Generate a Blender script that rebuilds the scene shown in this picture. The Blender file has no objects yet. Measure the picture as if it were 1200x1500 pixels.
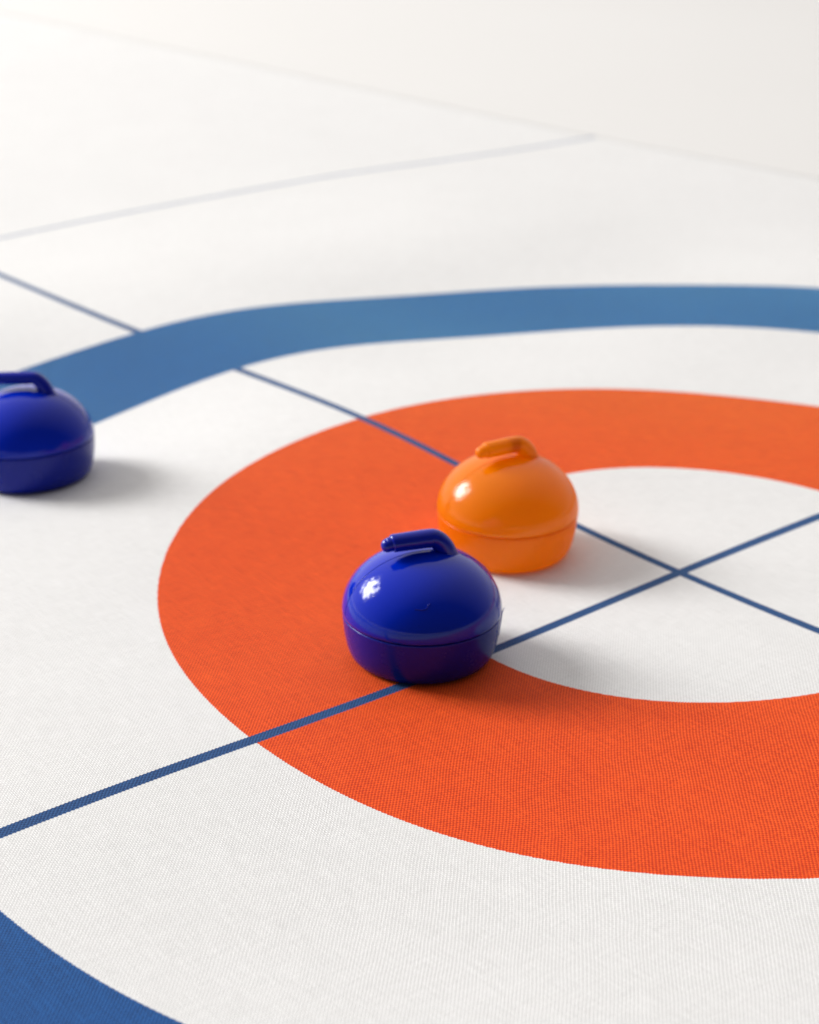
import bpy, bmesh, math, random
import numpy as np
from mathutils import Vector, Matrix, Quaternion

# ---------------------------------------------------------------- scene basics
S = 0.2714                      # metres per layout unit (the lens is one unit above the cloth)
sc = bpy.context.scene
COL = sc.collection
random.seed(3)

def tag(o, label=None, cat=None, group=None, kind=None):
    if label: o['label'] = label
    if cat: o['category'] = cat
    if group: o['group'] = group
    if kind: o['kind'] = kind

# layout numbers: print centre, turn of the print, ring radii
CX, CY, ANG = 0.34627, 2.05569, 0.68457
R_OI, R_OO, R_BI, R_BO, LINE_C = (0.33784, 0.66278, 1.01483, 1.24473, 1.95531)
SR = 0.09208                    # radius of a stone
# measured relief of the cloth (ripples) and small stretch of its print
GP = {"pw": [[-0.6583, 2.8116], [-0.5816, 2.8917], [-0.5308, 2.9385], [-0.478, 2.9815], [-0.4243, 3.0293], [-0.3685, 3.0718], [-0.3105, 3.1059], [-0.2507, 3.1305], [-0.1287, 3.1821], [-0.0029, 3.2315], [0.1259, 3.2676], [0.2561, 3.2864], [0.3866, 3.2966], [0.5155, 3.2905], [0.6416, 3.2713], [0.7679, 3.2611], [-0.4864, 2.5975], [-0.4337, 2.6629], [-0.3859, 2.7147], [-0.3363, 2.7665], [-0.2924, 2.812], [-0.231, 2.8561], [-0.1757, 2.8914], [-0.1188, 2.9176], [-0.0021, 2.9696], [0.1181, 3.0155], [0.2397, 3.0361], [0.362, 3.0509], [0.484, 3.0568], [0.5443, 3.0544], [0.6032, 3.0444], [0.6603, 3.0262], [0.7155, 3.0013], [-0.3693, 1.3394], [-0.3142, 1.2856], [-0.2725, 1.2515], [-0.2282, 1.2176], [-0.1864, 1.1915], [-0.1997, 2.425], [-0.1533, 2.4864], [-0.1043, 2.5349], [-0.0534, 2.5751], [-0.0012, 2.6109], [0.1066, 2.6681], [0.217, 2.7032], [0.2913, 2.7185], [0.364, 2.7166], [0.4358, 2.7031], [0.5061, 2.6861], [0.6452, 2.6575], [-0.2433, 2.356], [-0.2743, 2.2797], [-0.299, 2.1913], [-0.3108, 2.1164], [-0.3143, 2.0395], [-0.3108, 1.9841], [-0.3011, 1.9245], [-0.2866, 1.8667], [-0.2616, 1.7972], [-0.2247, 1.7255], [-0.1707, 1.6449], [-0.103, 1.5692], [-0.0436, 1.5172], [0.0136, 1.4802], [0.0683, 1.4524], [0.1218, 1.4318], [0.1749, 1.4158], [0.2276, 1.4058], [0.2801, 1.4002], [0.3333, 1.3978], [0.3865, 1.3974], [0.2243, 2.3681], [0.2944, 2.3864], [0.3609, 2.3933], [0.4252, 2.3863], [0.4875, 2.3652], [0.5318, 2.3413], [0.5737, 2.3098], [0.0949, 1.8243], [0.143, 1.7827], [0.2043, 1.7453], [0.2652, 1.725], [0.3268, 1.7188], [0.3905, 1.7241], [0.4563, 1.7396], [0.0425, 2.1359], [-0.3941, 1.4575], [-0.3359, 1.5023], [-0.275, 1.5495], [-0.2111, 1.5993], [-0.1556, 1.6427], [-0.1091, 1.6804], [-0.049, 1.7245], [-0.0081, 1.7542], [0.1041, 1.8509], [0.1641, 1.9024], [0.223, 1.9522], [0.2839, 2.0025], [0.3451, 2.0551], [0.3981, 2.099], [0.4675, 2.1585], [0.5567, 2.2266], [-0.7887, 3.3268], [-0.6236, 3.1354], [-0.4784, 2.9846], [-0.2849, 2.8165], [-0.2222, 2.734], [-0.1439, 2.6406], [-0.0708, 2.5587], [-0.0182, 2.496], [0.049, 2.4093], [0.2271, 2.2016], [0.2706, 2.1474], [0.3099, 2.0994], [0.3451, 2.0551], [0.3953, 1.9895], [0.4412, 1.935], [0.4872, 1.8897], [-0.8506, 3.6166], [-0.6634, 3.7722], [-0.3173, 4.0492], [0.0772, 4.3579], [0.4168, 4.6449], [-0.7591, 3.6947], [-0.4956, 3.9044], [-0.1266, 4.1962], [0.2419, 4.4934]], "az": [0.12853, -0.0020585, -0.050864, -0.10755, 0.014855, 0.094971, 0.078006, -0.053887, -0.088286, 0.030857, 0.080466, 0.016379, 0.023432, -0.053619, -0.16239, 0.14958, -0.030047, -0.091622, -0.13373, -0.037965, 0.16529, 0.093147, 0.0714, -0.089711, -0.11269, 0.04972, -0.12657, -0.096701, 0.068931, 0.14922, 0.13344, 0.0050224, -0.20422, 0.017862, -0.056424, 0.080481, -0.091243, 0.050529, 0.02462, 0.079028, 0.0059965, -0.08628, -0.098378, 0.00091461, 0.075493, 0.23279, 0.091906, -0.1756, -0.32109, 0.22508, 0.14514, -0.0014782, -0.04453, -0.022135, 0.0098373, 0.0050756, 0.0017978, 0.00095719, -0.032008, 0.027369, 0.024946, 0.042186, -0.091184, 0.007232, 0.024651, 0.047864, -0.081427, -0.040632, 0.058238, 0.093108, -0.068999, 0.029993, -0.087122, 0.028843, 0.095792, 0.062475, 0.0064348, -0.08839, -0.15263, 0.18324, 0.05989, -0.095163, -0.074103, 0.0181, 0.00045741, -0.062029, 0.050777, -0.052602, -0.065458, -0.0065197, 0.059142, 0.22035, -0.049118, -0.29027, 0.081263, 0.127, 0.082323, -0.050993, -0.023831, -0.058009, 0.09329, -0.046877, -0.026228, 0.083687, -0.15492, 0.2441, -0.12201, -0.13269, 0.09006, 0.12214, -0.14632, -0.035579, -0.022378, 0.058994, 0.069461, -0.10451, -0.13549, 0.16911, -0.028215, 0.013782, 0.017006, 0.0023004, 0.0070856, 0.022573, -0.025812, -0.0068956, -0.0072334], "au": [0.12731, -0.001054, -0.012853, -0.0022853, -0.003038, -0.038666, -0.045989, 0.040842, 0.097177, -0.044473, -0.14218, -0.034021, -0.055481, 0.14131, 0.46728, -0.46018, -0.050417, -0.1004, -0.090647, -0.011525, 0.0015689, -0.028697, -0.040462, 0.072143, 0.14361, -0.085612, 0.26991, 0.24228, -0.19546, -0.44579, -0.4187, -0.016527, 0.70384, -0.31624, 0.88361, -1.1661, 1.2296, -0.64003, 0.049208, 0.081706, 0.0020544, 0.018223, 0.067746, -0.0013607, -0.16239, -0.59217, -0.26728, 0.57264, 1.1531, -0.93278, 0.48782, -0.0079446, -0.40601, -0.33373, 0.29853, 0.3818, -0.34948, -0.045645, 0.83922, -0.50054, -0.34522, -0.47416, 0.8998, -0.064484, -0.20189, -0.36327, 0.57557, 0.26818, -0.35912, -0.53561, 0.36965, -0.053363, 0.23415, -0.098088, -0.38634, -0.2913, -0.03321, 0.50604, 1.4575, -1.4379, -0.38871, 0.52547, 0.34697, -0.069334, -0.0013071, -0.77127, -0.0, 0.0, 0.0, 0.0, -0.0, -0.0, 0.0, 0.0, -0.0, -0.0, -0.0, 0.0, 0.0, 0.0, -0.0, 0.0, 0.21497, -0.67854, 1.2494, -1.9194, 0.95932, 1.0364, -0.69871, -0.94708, 1.1414, 0.27951, 0.1758, -0.46281, -0.54427, 0.81808, 1.0578, -1.3126, 0.0, -0.0, -0.0, -0.0, -0.0, -0.0, 0.0, 0.0, 0.0], "av": [-0.67463, 0.010284, 0.24625, 0.50505, -0.06739, -0.41751, -0.33395, 0.2257, 0.35138, -0.11512, -0.2779, -0.05185, -0.067091, 0.13732, 0.36595, -0.28941, 0.18898, 0.54533, 0.76029, 0.20587, -0.85956, -0.46353, -0.34245, 0.41661, 0.48659, -0.19667, 0.45356, 0.30761, -0.19148, -0.38527, -0.31919, -0.011077, 0.41224, -0.032457, 0.15752, -0.27175, 0.35875, -0.22124, -0.18299, -0.53289, -0.037382, 0.50148, 0.5344, -0.0043521, -0.31403, -0.87888, -0.31408, 0.53729, 0.86559, -0.43962, -1.212, 0.014303, 0.53583, 0.34662, -0.24322, -0.25913, 0.19137, 0.019675, -0.25155, 0.084, 0.0060106, -0.065467, 0.23688, -0.024347, -0.098488, -0.21758, 0.4121, 0.22532, -0.3508, -0.60718, 0.48652, -0.16426, 0.39655, -0.10886, -0.29238, -0.14365, -0.010765, 0.082559, 0.063079, -0.36153, -0.19866, 0.4135, 0.3919, -0.1143, -0.0034745, 1.1251, -0.4499, 0.46662, 0.58157, 0.058049, -0.52777, -1.9688, 0.44067, 2.6113, -0.72952, -1.1384, -0.73713, 0.45639, 0.21297, 0.51812, -0.83147, 0.41836, 0.0, -0.0, 0.0, -0.0, 0.0, 0.0, -0.0, -0.0, 0.0, 0.0, 0.0, -0.0, -0.0, 0.0, 0.0, -0.0, 0.10424, -0.050643, -0.062409, -0.0084872, -0.025979, -0.083115, 0.094786, 0.025371, 0.026653]}
PW = np.array(GP['pw']); AZ = np.array(GP['az']); AU = np.array(GP['au']); AV = np.array(GP['av'])
LZ, LU = .33, .42

def relief(X):
    X = np.atleast_2d(X); out = np.zeros(len(X)); u = np.zeros(len(X)); v = np.zeros(len(X))
    for i in range(0, len(X), 20000):
        d2 = ((X[i:i+20000, None] - PW[None])**2).sum(2)
        kz = np.exp(-d2/(2*LZ*LZ)); ku = np.exp(-d2/(2*LU*LU))
        out[i:i+20000] = kz@AZ; u[i:i+20000] = ku@AU; v[i:i+20000] = ku@AV
    return out, u, v

# ---------------------------------------------------------------- node helpers
class NT:
    def __init__(s, tree): s.t = tree; s.n = tree.nodes; s.l = tree.links
    def new(s, typ, **kw):
        nd = s.n.new(typ)
        for k, v in kw.items(): setattr(nd, k, v)
        return nd
    def put(s, sock, v):
        if isinstance(v, (int, float)): sock.default_value = v
        elif isinstance(v, tuple): sock.default_value = v if len(v) == len(sock.default_value) else (*v, 1.0)
        else: s.l.new(v, sock)
    def m(s, op, a, b=None, c=None):
        nd = s.new('ShaderNodeMath', operation=op); s.put(nd.inputs[0], a)
        if b is not None: s.put(nd.inputs[1], b)
        if c is not None: s.put(nd.inputs[2], c)
        return nd.outputs[0]
    def mix(s, f, a, b, blend='MIX'):
        nd = s.new('ShaderNodeMix', data_type='RGBA', blend_type=blend)
        s.put(nd.inputs[0], f); s.put(nd.inputs[6], a); s.put(nd.inputs[7], b)
        return nd.outputs[2]
    def noise(s, vec, scale, detail=2.0, rough=0.5):
        nd = s.new('ShaderNodeTexNoise'); s.put(nd.inputs['Scale'], scale)
        nd.inputs['Detail'].default_value = detail; nd.inputs['Roughness'].default_value = rough
        if vec is not None: s.l.new(vec, nd.inputs['Vector'])
        return nd.outputs['Fac']

def material(name):
    m = bpy.data.materials.new(name); m.use_nodes = True
    nt = NT(m.node_tree); b = m.node_tree.nodes['Principled BSDF']
    return m, nt, b

# ---------------------------------------------------------------- cloth material
def cloth_material():
    m, nt, b = material('printed_canvas')
    uv = nt.new('ShaderNodeUVMap', uv_map='print').outputs[0]
    sep = nt.new('ShaderNodeSeparateXYZ'); nt.l.new(uv, sep.inputs[0])
    x, y = sep.outputs[0], sep.outputs[1]
    # threads
    PT = 0.00226
    wob = nt.noise(uv, 9.0, 2.0)
    wx = nt.m('ADD', x, nt.m('MULTIPLY', nt.m('SUBTRACT', wob, 0.5), 0.010))
    k = math.pi/PT
    sx = nt.m('SINE', nt.m('MULTIPLY', wx, k)); sy = nt.m('SINE', nt.m('MULTIPLY', y, k))
    prod = nt.m('MULTIPLY', sx, sy)                      # +1 / -1 on alternating cells
    rib = nt.m('MULTIPLY', nt.m('ABSOLUTE', sx), nt.m('ABSOLUTE', sy))
    # soft steps of ink following the thread grid at the rims of the print
    jag = nt.m('MULTIPLY', prod, 0.0006)
    r = nt.m('ADD', nt.m('SQRT', nt.m('ADD', nt.m('MULTIPLY', x, x), nt.m('MULTIPLY', y, y))), jag)
    def band(lo, hi):
        return nt.m('MULTIPLY', nt.m('GREATER_THAN', r, lo), nt.m('LESS_THAN', r, hi))
    def line(v, c, hw=0.0076):
        return nt.m('LESS_THAN', nt.m('ABSOLUTE', nt.m('ADD', nt.m('SUBTRACT', v, c), jag)), hw)
    org = band(R_OI, R_OO); blu = band(R_BI, R_BO)
    lines = nt.m('MAXIMUM', nt.m('MAXIMUM', line(x, 0.0, 0.0066), line(y, 0.0)), line(y, LINE_C, 0.0042))
    # uneven tone of ink and bare cloth, following thread grid and noise
    fine = nt.noise(uv, 420.0, 3.0, 0.6); big = nt.noise(uv, 7.0, 3.0)
    th = nt.new('ShaderNodeMapRange'); nt.l.new(prod, th.inputs[0])
    th.inputs[1].default_value = -1; th.inputs[2].default_value = 1
    fac = nt.m('ADD', nt.m('SUBTRACT', nt.m('MULTIPLY', th.outputs[0], 1.3), 0.29), nt.m('MULTIPLY', fine, 0.35))
    # second, streaky component: loose yarns of one direction
    mp = nt.new('ShaderNodeMapping'); nt.l.new(uv, mp.inputs[0]); mp.inputs['Scale'].default_value = (1.0, 0.06, 1.0)
    yarn = nt.noise(mp.outputs[0], 520.0, 1.0)
    mp2 = nt.new('ShaderNodeMapping'); nt.l.new(uv, mp2.inputs[0]); mp2.inputs['Scale'].default_value = (0.06, 1.0, 1.0)
    yarn2 = nt.noise(mp2.outputs[0], 520.0, 1.0)
    fac = nt.m('ADD', fac, nt.m('ADD', nt.m('MULTIPLY', nt.m('SUBTRACT', yarn, 0.5), 0.8), nt.m('MULTIPLY', nt.m('SUBTRACT', yarn2, 0.5), 0.7)))
    fac = nt.m('ADD', fac, nt.m('MULTIPLY', nt.m('SUBTRACT', big, 0.5), 0.25))
    cl = nt.new('ShaderNodeClamp'); nt.l.new(fac, cl.inputs[0]); fac = cl.outputs[0]
    white = nt.mix(fac, (0.66, 0.655, 0.645), (0.88, 0.876, 0.868))
    orange = nt.mix(fac, (0.50, 0.010, 0.0005), (1.0, 0.108, 0.012))
    blue = nt.mix(fac, (0.001, 0.024, 0.12), (0.011, 0.112, 0.39))
    lcol = nt.mix(fac, (0.003, 0.022, 0.095), (0.030, 0.110, 0.30))
    c = nt.mix(org, white, orange); c = nt.mix(blu, c, blue); c = nt.mix(nt.m('MULTIPLY', lines, nt.m('SUBTRACT', 1.0, blu)), c, lcol)
    nt.l.new(c, b.inputs['Base Color'])
    b.inputs['Roughness'].default_value = 0.72
    b.inputs['Specular IOR Level'].default_value = 0.22
    b.inputs['Sheen Weight'].default_value = 1.0; b.inputs['Sheen Roughness'].default_value = 0.30
    tint = nt.mix(org, (0.05, 0.05, 0.05), (0.9, 0.42, 0.05)); tint = nt.mix(blu, tint, (0.30, 0.78, 1.0)); tint = nt.mix(nt.m('MULTIPLY', lines, nt.m('SUBTRACT', 1.0, blu)), tint, (0.05, 0.12, 0.20))
    nt.l.new(tint, b.inputs['Sheen Tint'])
    bp = nt.new('ShaderNodeBump'); bp.inputs['Strength'].default_value = 0.55
    bp.inputs['Distance'].default_value = 0.0002
    h = nt.m('ADD', nt.m('MULTIPLY', rib, 0.8), nt.m('ADD', nt.m('MULTIPLY', prod, 0.35), nt.m('MULTIPLY', fine, 0.5)))
    nt.l.new(h, bp.inputs['Height']); nt.l.new(bp.outputs[0], b.inputs['Normal'])
    return m

# ---------------------------------------------------------------- cloth mesh
ca, sa = math.cos(ANG), math.sin(ANG)
def to_world(px, py):            # print coordinates -> layout plane
    return CX + ca*px - sa*py, CY + sa*px + ca*py
EDGE = [(-3.0, 2.02), (1.31, 1.877), (1.62, 1.832), (1.95, 1.775), (2.33, 1.733), (2.65, 1.703), (3.58, 1.62), (4.78, 1.511), (8.0, 1.40)]
def edge_x(py):
    return float(np.interp(py, [e[0] for e in EDGE], [e[1] for e in EDGE]))
def build_cloth():
    NX, NY = 230, 330
    ys = np.concatenate([np.linspace(-2.6, 3.2, 250), np.linspace(3.2, 7.5, 81)[1:]]); NY = len(ys)
    P = np.zeros((NY, NX, 2)); W = np.zeros((NY, NX, 2))
    for j, py in enumerate(ys):
        e = edge_x(py); xs = np.linspace(-3.0, e, NX)
        P[j, :, 0] = xs; P[j, :, 1] = py
        W[j, :, 0] = CX + ca*xs - sa*py; W[j, :, 1] = CY + sa*xs + ca*py
    z, u, v = relief(W.reshape(-1, 2))
    global FLOOR_Z
    FLOOR_Z = (float(z.min()) - 0.003)
    # faint creases where the cloth lies loose behind the rings
    pp = P.reshape(-1, 2); w = W.reshape(-1, 2)
    far = np.clip((w[:, 1]-4.6)/1.2, 0, 1)
    z = z + far*(0.003*np.sin(2.1*w[:, 0]+1.4*w[:, 1])*np.sin(3.0*w[:, 1]-0.9*w[:, 0]) + 0.0015*np.sin(5.0*w[:, 0]+3.0*w[:, 1]))
    # lies down towards its hem
    hem = np.array([edge_x(q) for q in pp[:, 1]]) - pp[:, 0]
    k = np.clip(hem/0.9, 0, 1); k = k*k*(3-2*k)
    z = z*k + (FLOOR_Z-0.0004)*(1-k)
    verts = np.stack([w[:, 0]*S, w[:, 1]*S, z*S], 1)
    faces = []
    for j in range(NY-1):
        for i in range(NX-1):
            a = j*NX+i; faces.append((a, a+1, a+NX+1, a+NX))
    me = bpy.data.meshes.new('curling_mat'); me.from_pydata(verts.tolist(), [], faces)
    uvl = me.uv_layers.new(name='print')
    q = pp + np.stack([u, v], 1)
    idx = np.empty(len(me.loops), dtype=np.int32); me.loops.foreach_get('vertex_index', idx)
    uvl.data.foreach_set('uv', q[idx].astype(np.float32).ravel())
    me.polygons.foreach_set('use_smooth', [True]*len(me.polygons))
    me.materials.append(cloth_material())
    o = bpy.data.objects.new('curling_mat', me); COL.objects.link(o)
    so = o.modifiers.new('thickness', 'SOLIDIFY'); so.thickness = 0.0006; so.offset = -1
    return o

mat_cloth = build_cloth()
tag(mat_cloth, 'white woven curling mat printed with orange and blue target rings and thin blue cross lines', 'game mat')

# ---------------------------------------------------------------- floor under and behind the cloth
def build_floor():
    m, nt, b = material('pale_floor')
    g = nt.new('ShaderNodeTexCoord').outputs['Object']
    f = nt.noise(g, 1.6, 3.0)
    nt.l.new(nt.mix(f, (0.72, 0.708, 0.688), (0.755, 0.745, 0.73)), b.inputs['Base Color'])
    b.inputs['Roughness'].default_value = 0.95; b.inputs['Specular IOR Level'].default_value = 0.05
    bm = bmesh.new()
    zf = (FLOOR_Z-0.003)*S
    n = 24; L = 14.0
    vs = [[bm.verts.new((-L+2*L*i/n, -L+2*L*j/n, zf)) for i in range(n+1)] for j in range(n+1)]
    for j in range(n):
        for i in range(n): bm.faces.new((vs[j][i], vs[j][i+1], vs[j+1][i+1], vs[j+1][i]))
    me = bpy.data.meshes.new('floor'); bm.to_mesh(me); bm.free(); me.materials.append(m)
    o = bpy.data.objects.new('floor', me); COL.objects.link(o); return o
fl = build_floor(); tag(fl, 'pale beige floor beyond the hem of the mat', kind='structure')

# ---------------------------------------------------------------- plastics
def plastic(name, col, rough, sss=0.0, rad=(1, .3, .1), scale=0.004, spec=0.42, thin=None):
    m, nt, b = material(name)
    g = nt.new('ShaderNodeTexCoord').outputs['Object']
    n1 = nt.noise(g, 90.0, 2.0); n2 = nt.noise(g, 900.0, 4.0, 0.65); n3 = nt.noise(g, 28.0, 2.0)
    dark = tuple(c*0.88 for c in col)
    nt.l.new(nt.mix(n3, dark, tuple(min(1, c*1.08) for c in col)), b.inputs['Base Color'])
    rr = nt.m('ADD', nt.m('MULTIPLY', n2, 0.10), rough-0.05)
    sm = nt.new('ShaderNodeMapRange'); nt.l.new(n1, sm.inputs[0]); sm.inputs[1].default_value = .5; sm.inputs[2].default_value = .8
    sm.inputs[3].default_value = 0.0; sm.inputs[4].default_value = 0.07
    nt.l.new(nt.m('ADD', rr, sm.outputs[0]), b.inputs['Roughness'])
    b.inputs['IOR'].default_value = 1.46; b.inputs['Specular IOR Level'].default_value = spec
    b.inputs['Subsurface Weight'].default_value = sss
    b.inputs['Subsurface Radius'].default_value = rad; b.inputs['Subsurface Scale'].default_value = scale
    bp = nt.new('ShaderNodeBump'); bp.inputs['Strength'].default_value = 0.25; bp.inputs['Distance'].default_value = 0.0003
    nt.l.new(nt.m('ADD', nt.m('MULTIPLY', n1, 0.8), nt.m('MULTIPLY', n2, 0.008)), bp.inputs['Height'])
    nt.l.new(bp.outputs[0], b.inputs['Normal'])
    if thin:      # thin moulded shell: part of the light passes through the wall
        tr = nt.new('ShaderNodeBsdfTranslucent'); tr.inputs['Color'].default_value = (*thin[1], 1)
        mx = nt.new('ShaderNodeMixShader'); mx.inputs[0].default_value = thin[0]
        out = m.node_tree.nodes['Material Output']
        nt.l.new(b.outputs[0], mx.inputs[1]); nt.l.new(tr.outputs[0], mx.inputs[2]); nt.l.new(mx.outputs[0], out.inputs['Surface'])
    return m
BLUE = dict(dome=plastic('blue_gloss_plastic', (0.0005, 0.018, 0.44), 0.06, spec=0.33),
            base=plastic('blue_satin_plastic', (0.001, 0.010, 0.29), 0.24, spec=0.3))
BLUE['handle'] = plastic('blue_handle_plastic', (0.001, 0.010, 0.34), 0.20)
THIN = (0.52, (1.0, 0.55, 0.006))
ORNG = dict(handle=plastic('orange_handle_plastic', (1.0, 0.27, 0.001), 0.25, spec=0.4, thin=(0.42, (1.0, 0.6, 0.006))),
            dome=plastic('orange_gloss_plastic', (1.0, 0.27, 0.001), 0.11, spec=0.75, thin=THIN),
            base=plastic('orange_satin_plastic', (1.0, 0.21, 0.001), 0.26, spec=0.5, thin=THIN))

# ---------------------------------------------------------------- stone meshes
def mesh_obj(name, verts, faces, mt, parent, sub=0):
    me = bpy.data.meshes.new(name); me.from_pydata(verts, [], faces)
    bm = bmesh.new(); bm.from_mesh(me); bmesh.ops.remove_doubles(bm, verts=bm.verts, dist=1e-7)
    bmesh.ops.recalc_face_normals(bm, faces=bm.faces); bm.to_mesh(me); bm.free()
    me.polygons.foreach_set('use_smooth', [True]*len(me.polygons)); me.materials.append(mt)
    o = bpy.data.objects.new(name, me); COL.objects.link(o); o.parent = parent
    if sub:
        s = o.modifiers.new('smooth', 'SUBSURF'); s.levels = sub; s.render_levels = sub
    return o

RR = SR*S
def lathe(prof, n=96, bump=None):
    V = []; F = []
    for i, (r, z) in enumerate(prof):
        for k in range(n):
            a = 2*math.pi*k/n
            rr = r*(1 + (bump(a, z) if bump else 0))
            V.append((rr*math.cos(a)*RR, rr*math.sin(a)*RR, z*RR))
    for i in range(len(prof)-1):
        for k in range(n):
            a = i*n+k; b2 = i*n+(k+1) % n
            F.append((a, b2, b2+n, a+n))
    return V, F

def catmull(pts, n):
    P = [np.array(p, float) for p in pts]; P = [2*P[0]-P[1]] + P + [2*P[-1]-P[-2]]
    out = []
    for i in range(1, len(P)-2):
        for k in range(n):
            t = k/n; a, b, c, d = P[i-1], P[i], P[i+1], P[i+2]
            out.append(0.5*((2*b)+(c-a)*t+(2*a-5*b+4*c-d)*t*t+(3*b-a-3*c+d)*t**3))
    out.append(P[-2]); return out

def sweep(path, n=28, squash=1.0):
    """path rows: x, z, radius ; in the x-z plane"""
    V = []; F = []; M = len(path)
    for i, p in enumerate(path):
        q0 = path[max(0, i-1)]; q1 = path[min(M-1, i+1)]
        t = np.array([q1[0]-q0[0], q1[1]-q0[1]]); t /= (np.linalg.norm(t)+1e-12)
        nx, nz = -t[1], t[0]
        for k in range(n):
            a = 2*math.pi*k/n; r = p[2]
            V.append(((p[0]+nx*r*math.cos(a))*RR, squash*r*math.sin(a)*RR, (p[1]+nz*r*math.cos(a))*RR))
    for i in range(M-1):
        for k in range(n):
            a = i*n+k; b2 = i*n+(k+1) % n
            F.append((a, b2, b2+n, a+n))
    F.append(tuple(range(n))); F.append(tuple((M-1)*n+k for k in range(n)))
    return V, F

SEAM = 0.613; HD = 0.792
def make_stone(M, label, group, lift=0.0, fat=1.0):
    root = bpy.data.objects.new('curling_stone', None); COL.objects.link(root)
    root.empty_display_size = 0.02
    tag(root, label, 'curling stone', group)
    s = SEAM
    base = [(0.0, 0.012), (.50, .012), (.70, 0.004), (.76, .0), (.815, .008), (.860, .032), (.894, .075), (.920, .135), (.942, .21), (.960, .30),
            (.974, .39), (.984, .48), (.991, s-.05), (.994, s-.022), (.9935, s-.012), (.989, s-.005), (.979, s-.002), (.955, s-.001), (.93, s-.001)]
    V, F = lathe(base); mesh_obj('base', V, F, M['base'], root)
    dome = [(.93, s+.003), (.955, s+.003), (.975, s+.005), (.984, s+.010), (.992, s+.014), (.997, s+.018)]
    for i in range(1, 41):
        t = math.pi/2*i/40
        dome.append((0.999*math.cos(t)**0.96 if i < 40 else 0.0, s+.02+HD*math.sin(t)))
    V, F = lathe(dome); d = mesh_obj('dome', V, F, M['dome'], root)
    # mould line as a thin raised thread
    pl = []
    for i in range(0, 61):
        t = math.radians(4+172*i/60)
        pl.append((0.9995*math.copysign(abs(math.cos(t))**0.96, math.cos(t)), s+.02+HD*math.sin(t), 0.0045))
    V, F = sweep(pl, 8); mesh_obj('mould_line', V, F, M['dome'], d)
    # handle: foot, bend, straight grip
    gz = 1.582+lift
    pts = [(.36, 1.16, .190), (.335, 1.26, .160), (.315, 1.34+lift*.3, .140), (.288, 1.42+lift*.6, .130), (.235, 1.505+lift*.85, .122), (.155, gz-.012, .117), (.07, gz+.004, .112), (-.02, gz, .110)]
    pts = [(a+(.05 if fat < .9 else 0), b, c*(fat if b > 1.3 else 1)) for a, b, c in pts]
    path = catmull(pts, 7)
    V, F = sweep(path, 32, 1.0); h = mesh_obj('handle', V, F, M['handle'], root)
    e = .375; q = .118*fat
    g = [(.118, gz-.008, q-.02), (.115, gz-.008, q-.006), (.108, gz-.007, q-.001), (.092, gz-.005, q)]
    g += [(.09-(.09+e)*k/10, gz-.008*k/10, q-.004*k/10) for k in range(1, 11)]
    g += [(-e-.008, gz-.010, q-.008), (-e-.015, gz-.010, q-.016), (-e-.020, gz-.012, q-.030)]
    g += [(-e-.028-0.045*k/4, gz-.014-.003*k, .092*fat-.001*k) for k in range(5)]
    for k in range(1, 8):
        t = math.pi/2*k/7; g.append((-e-.073-.082*math.sin(t), gz-.027, max(.0008, .088*fat*math.cos(t))))
    V, F = sweep(g, 32); mesh_obj('grip', V, F, M['handle'], h)
    return root

def seat(root, bx, by, rz):
    """stand the stone on the rippled cloth at layout point (bx, by)"""
    k = []
    for rr_ in (0.3, .85):
        for i in range(12):
            a = i*math.pi/6; k.append((bx+rr_*SR*math.cos(a), by+rr_*SR*math.sin(a)))
    k = np.array(k); z, _, _ = relief(k)
    A = np.c_[k[:, 0]-bx, k[:, 1]-by, np.ones(len(k))]
    sol = np.linalg.lstsq(A, z, rcond=None)[0]; res = z - A@sol
    nrm = Vector((-sol[0], -sol[1], 1)).normalized()
    q = Vector((0, 0, 1)).rotation_difference(nrm)
    root.rotation_mode = 'QUATERNION'
    root.rotation_quaternion = q @ Quaternion((0, 0, 1), rz)
    root.location = Vector((bx*S, by*S, (sol[2]+max(res)*0.6)*S))
    print('seat', bx, by, sol, float(np.abs(res).max()))

GR = 'plastic curling stones on the mat'
front = make_stone(BLUE, 'glossy blue toy curling stone in front, standing on the orange ring and a thin line', GR)
orange = make_stone(ORNG, 'glossy orange toy curling stone with a curved handle, behind the front blue one', GR)
left = make_stone(BLUE, 'blue toy curling stone cut off by the left picture edge, standing alone on white cloth', GR, lift=0.01, fat=0.86)
seat(front, 0.0152, 1.8360, math.radians(18))
seat(orange, 0.1273, 2.1315, math.radians(27))
seat(left, -0.5380, 2.3660, math.radians(-6))


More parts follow.
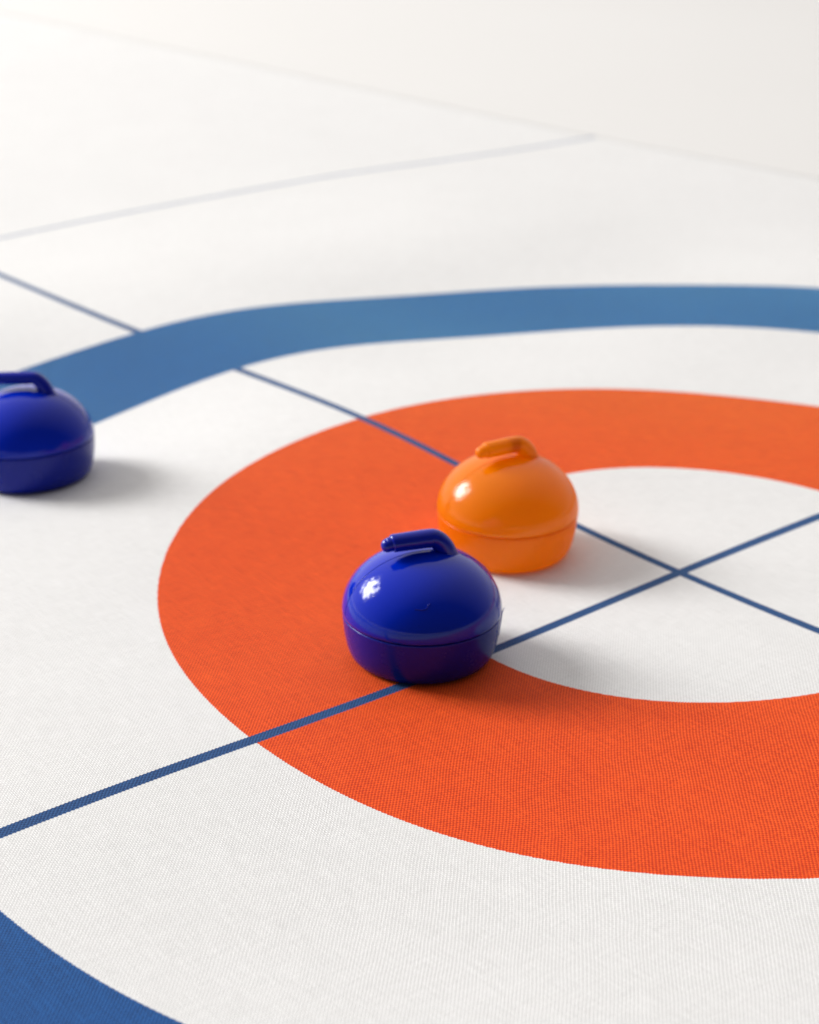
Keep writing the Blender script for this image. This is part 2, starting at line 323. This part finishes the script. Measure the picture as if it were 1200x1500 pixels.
# flash left by the mould, sticking up at the seam of the front stone
def burr():
    V, F = sweep([(0.966, .30, .005), (0.980, .42, .006), (0.990, .52, .007), (0.997, .60, .007), (1.008, .645, .006), (1.026, .68, .003)], 8, 0.7)
    return mesh_obj('mould_flash', V, F, BLUE['dome'], front)
bu = burr(); bu.rotation_euler = (0, 0, math.radians(-22))
def scuff(pts, r, parent):
    """little raised scratch on the dome; pts = (azimuth deg, t deg)"""
    V = []; F = []; n = 6; path = []
    for az, t in pts:
        a = math.radians(az); tt = math.radians(t)
        path.append(Vector((math.cos(a)*math.cos(tt)**.96, math.sin(a)*math.cos(tt)**.96, SEAM+.02+HD*math.sin(tt))))
    for i, p in enumerate(path):
        t = (path[min(i+1, len(path)-1)]-path[max(i-1, 0)]).normalized(); nn = Vector((p.x, p.y, (p.z-SEAM)*1.8)).normalized(); b_ = t.cross(nn)
        for k in range(n):
            a = 2*math.pi*k/n; w = p+(nn*math.cos(a)+b_*math.sin(a))*r; V.append(tuple(w*RR))
    for i in range(len(path)-1):
        for k in range(n):
            a = i*n+k; b2 = i*n+(k+1) % n; F.append((a, b2, b2+n, a+n))
    return mesh_obj('scuff_mark', V, F, BLUE['base'], parent)
fd = [c for c in front.children if c.name.startswith('dome')][0]
scuff([(255-9, 31), (255-4, 30.5), (255, 31), (255+1.5, 34), (255+3.5, 36)], .0065, fd)

# ---------------------------------------------------------------- light
LP = Vector((-15.6, 8.8, 9.4))*S
la = bpy.data.lights.new('window_light', 'AREA'); la.shape = 'RECTANGLE'
la.size = 10.6*S; la.size_y = 9.8*S; la.energy = 1.0
la.color = (1.0, 0.99, 0.975)
la.use_nodes = True
lt = NT(la.node_tree)
em = la.node_tree.nodes.get('Emission')
geo = lt.new('ShaderNodeNewGeometry')
nz = lt.noise(geo.outputs['Parametric'], 4.6, 4.0, 0.62)
sx_ = lt.new('ShaderNodeSeparateXYZ'); lt.l.new(geo.outputs['Parametric'], sx_.inputs[0])
du = lt.m('SUBTRACT', sx_.outputs[0], 0.5); dv = lt.m('SUBTRACT', sx_.outputs[1], 0.5)
rd = lt.m('SQRT', lt.m('ADD', lt.m('MULTIPLY', du, du), lt.m('MULTIPLY', dv, dv)))
mr = lt.new('ShaderNodeMapRange'); lt.l.new(lt.m('SUBTRACT', nz, lt.m('MULTIPLY', rd, 0.55)), mr.inputs[0])
mr.inputs[1].default_value = .26; mr.inputs[2].default_value = .335
mr.inputs[3].default_value = .04; mr.inputs[4].default_value = 1.7
lt.l.new(mr.outputs[0], em.inputs['Strength'])
la.energy = 450
lo = bpy.data.objects.new('window_light', la); COL.objects.link(lo)
lo.location = LP
tgt = Vector((0.0, 2.0, 0.0))*S
lo.rotation_euler = (tgt-LP).to_track_quat('-Z', 'Y').to_euler()

w = bpy.data.worlds.new('World'); sc.world = w; w.use_nodes = True
wt = NT(w.node_tree); bg = w.node_tree.nodes['Background']
tc = wt.new('ShaderNodeTexCoord'); sp = wt.new('ShaderNodeSeparateXYZ'); wt.l.new(tc.outputs['Generated'], sp.inputs[0])
# pale room: brighter towards the window wall at the left and rear, dimmer behind the camera
f = wt.m('ADD', wt.m('ADD', wt.m('MULTIPLY', sp.outputs[1], 0.66), wt.m('MULTIPLY', sp.outputs[0], -0.20)), wt.m('ADD', 0.27, wt.m('MULTIPLY', sp.outputs[2], 0.16)))
cl = wt.new('ShaderNodeClamp'); wt.l.new(f, cl.inputs[0])
wt.l.new(wt.mix(cl.outputs[0], (0.06, 0.06, 0.075), (1.10, 1.06, 1.02)), bg.inputs['Color'])
bg.inputs['Strength'].default_value = 1.08

# ---------------------------------------------------------------- camera
cam = bpy.data.cameras.new('camera'); co = bpy.data.objects.new('camera', cam); COL.objects.link(co)
cam.sensor_fit = 'VERTICAL'; cam.sensor_height = 24.0; cam.lens = 2630.93/1500*24.0
cam.clip_start = 0.01; cam.clip_end = 60
co.matrix_world = Matrix.Translation((0, 0, S)) @ Matrix.Rotation(math.pi/2-0.42128, 4, 'X') @ Matrix.Rotation(0.00716, 4, 'Z')
cam.dof.use_dof = True; cam.dof.focus_distance = 1.80*S; cam.dof.aperture_fstop = 9.4
sc.camera = co

sc.view_settings.view_transform = 'Standard'; sc.view_settings.look = 'None'
sc.view_settings.exposure = 0.10; sc.view_settings.gamma = 1.0; sc.view_settings.use_curve_mapping = False
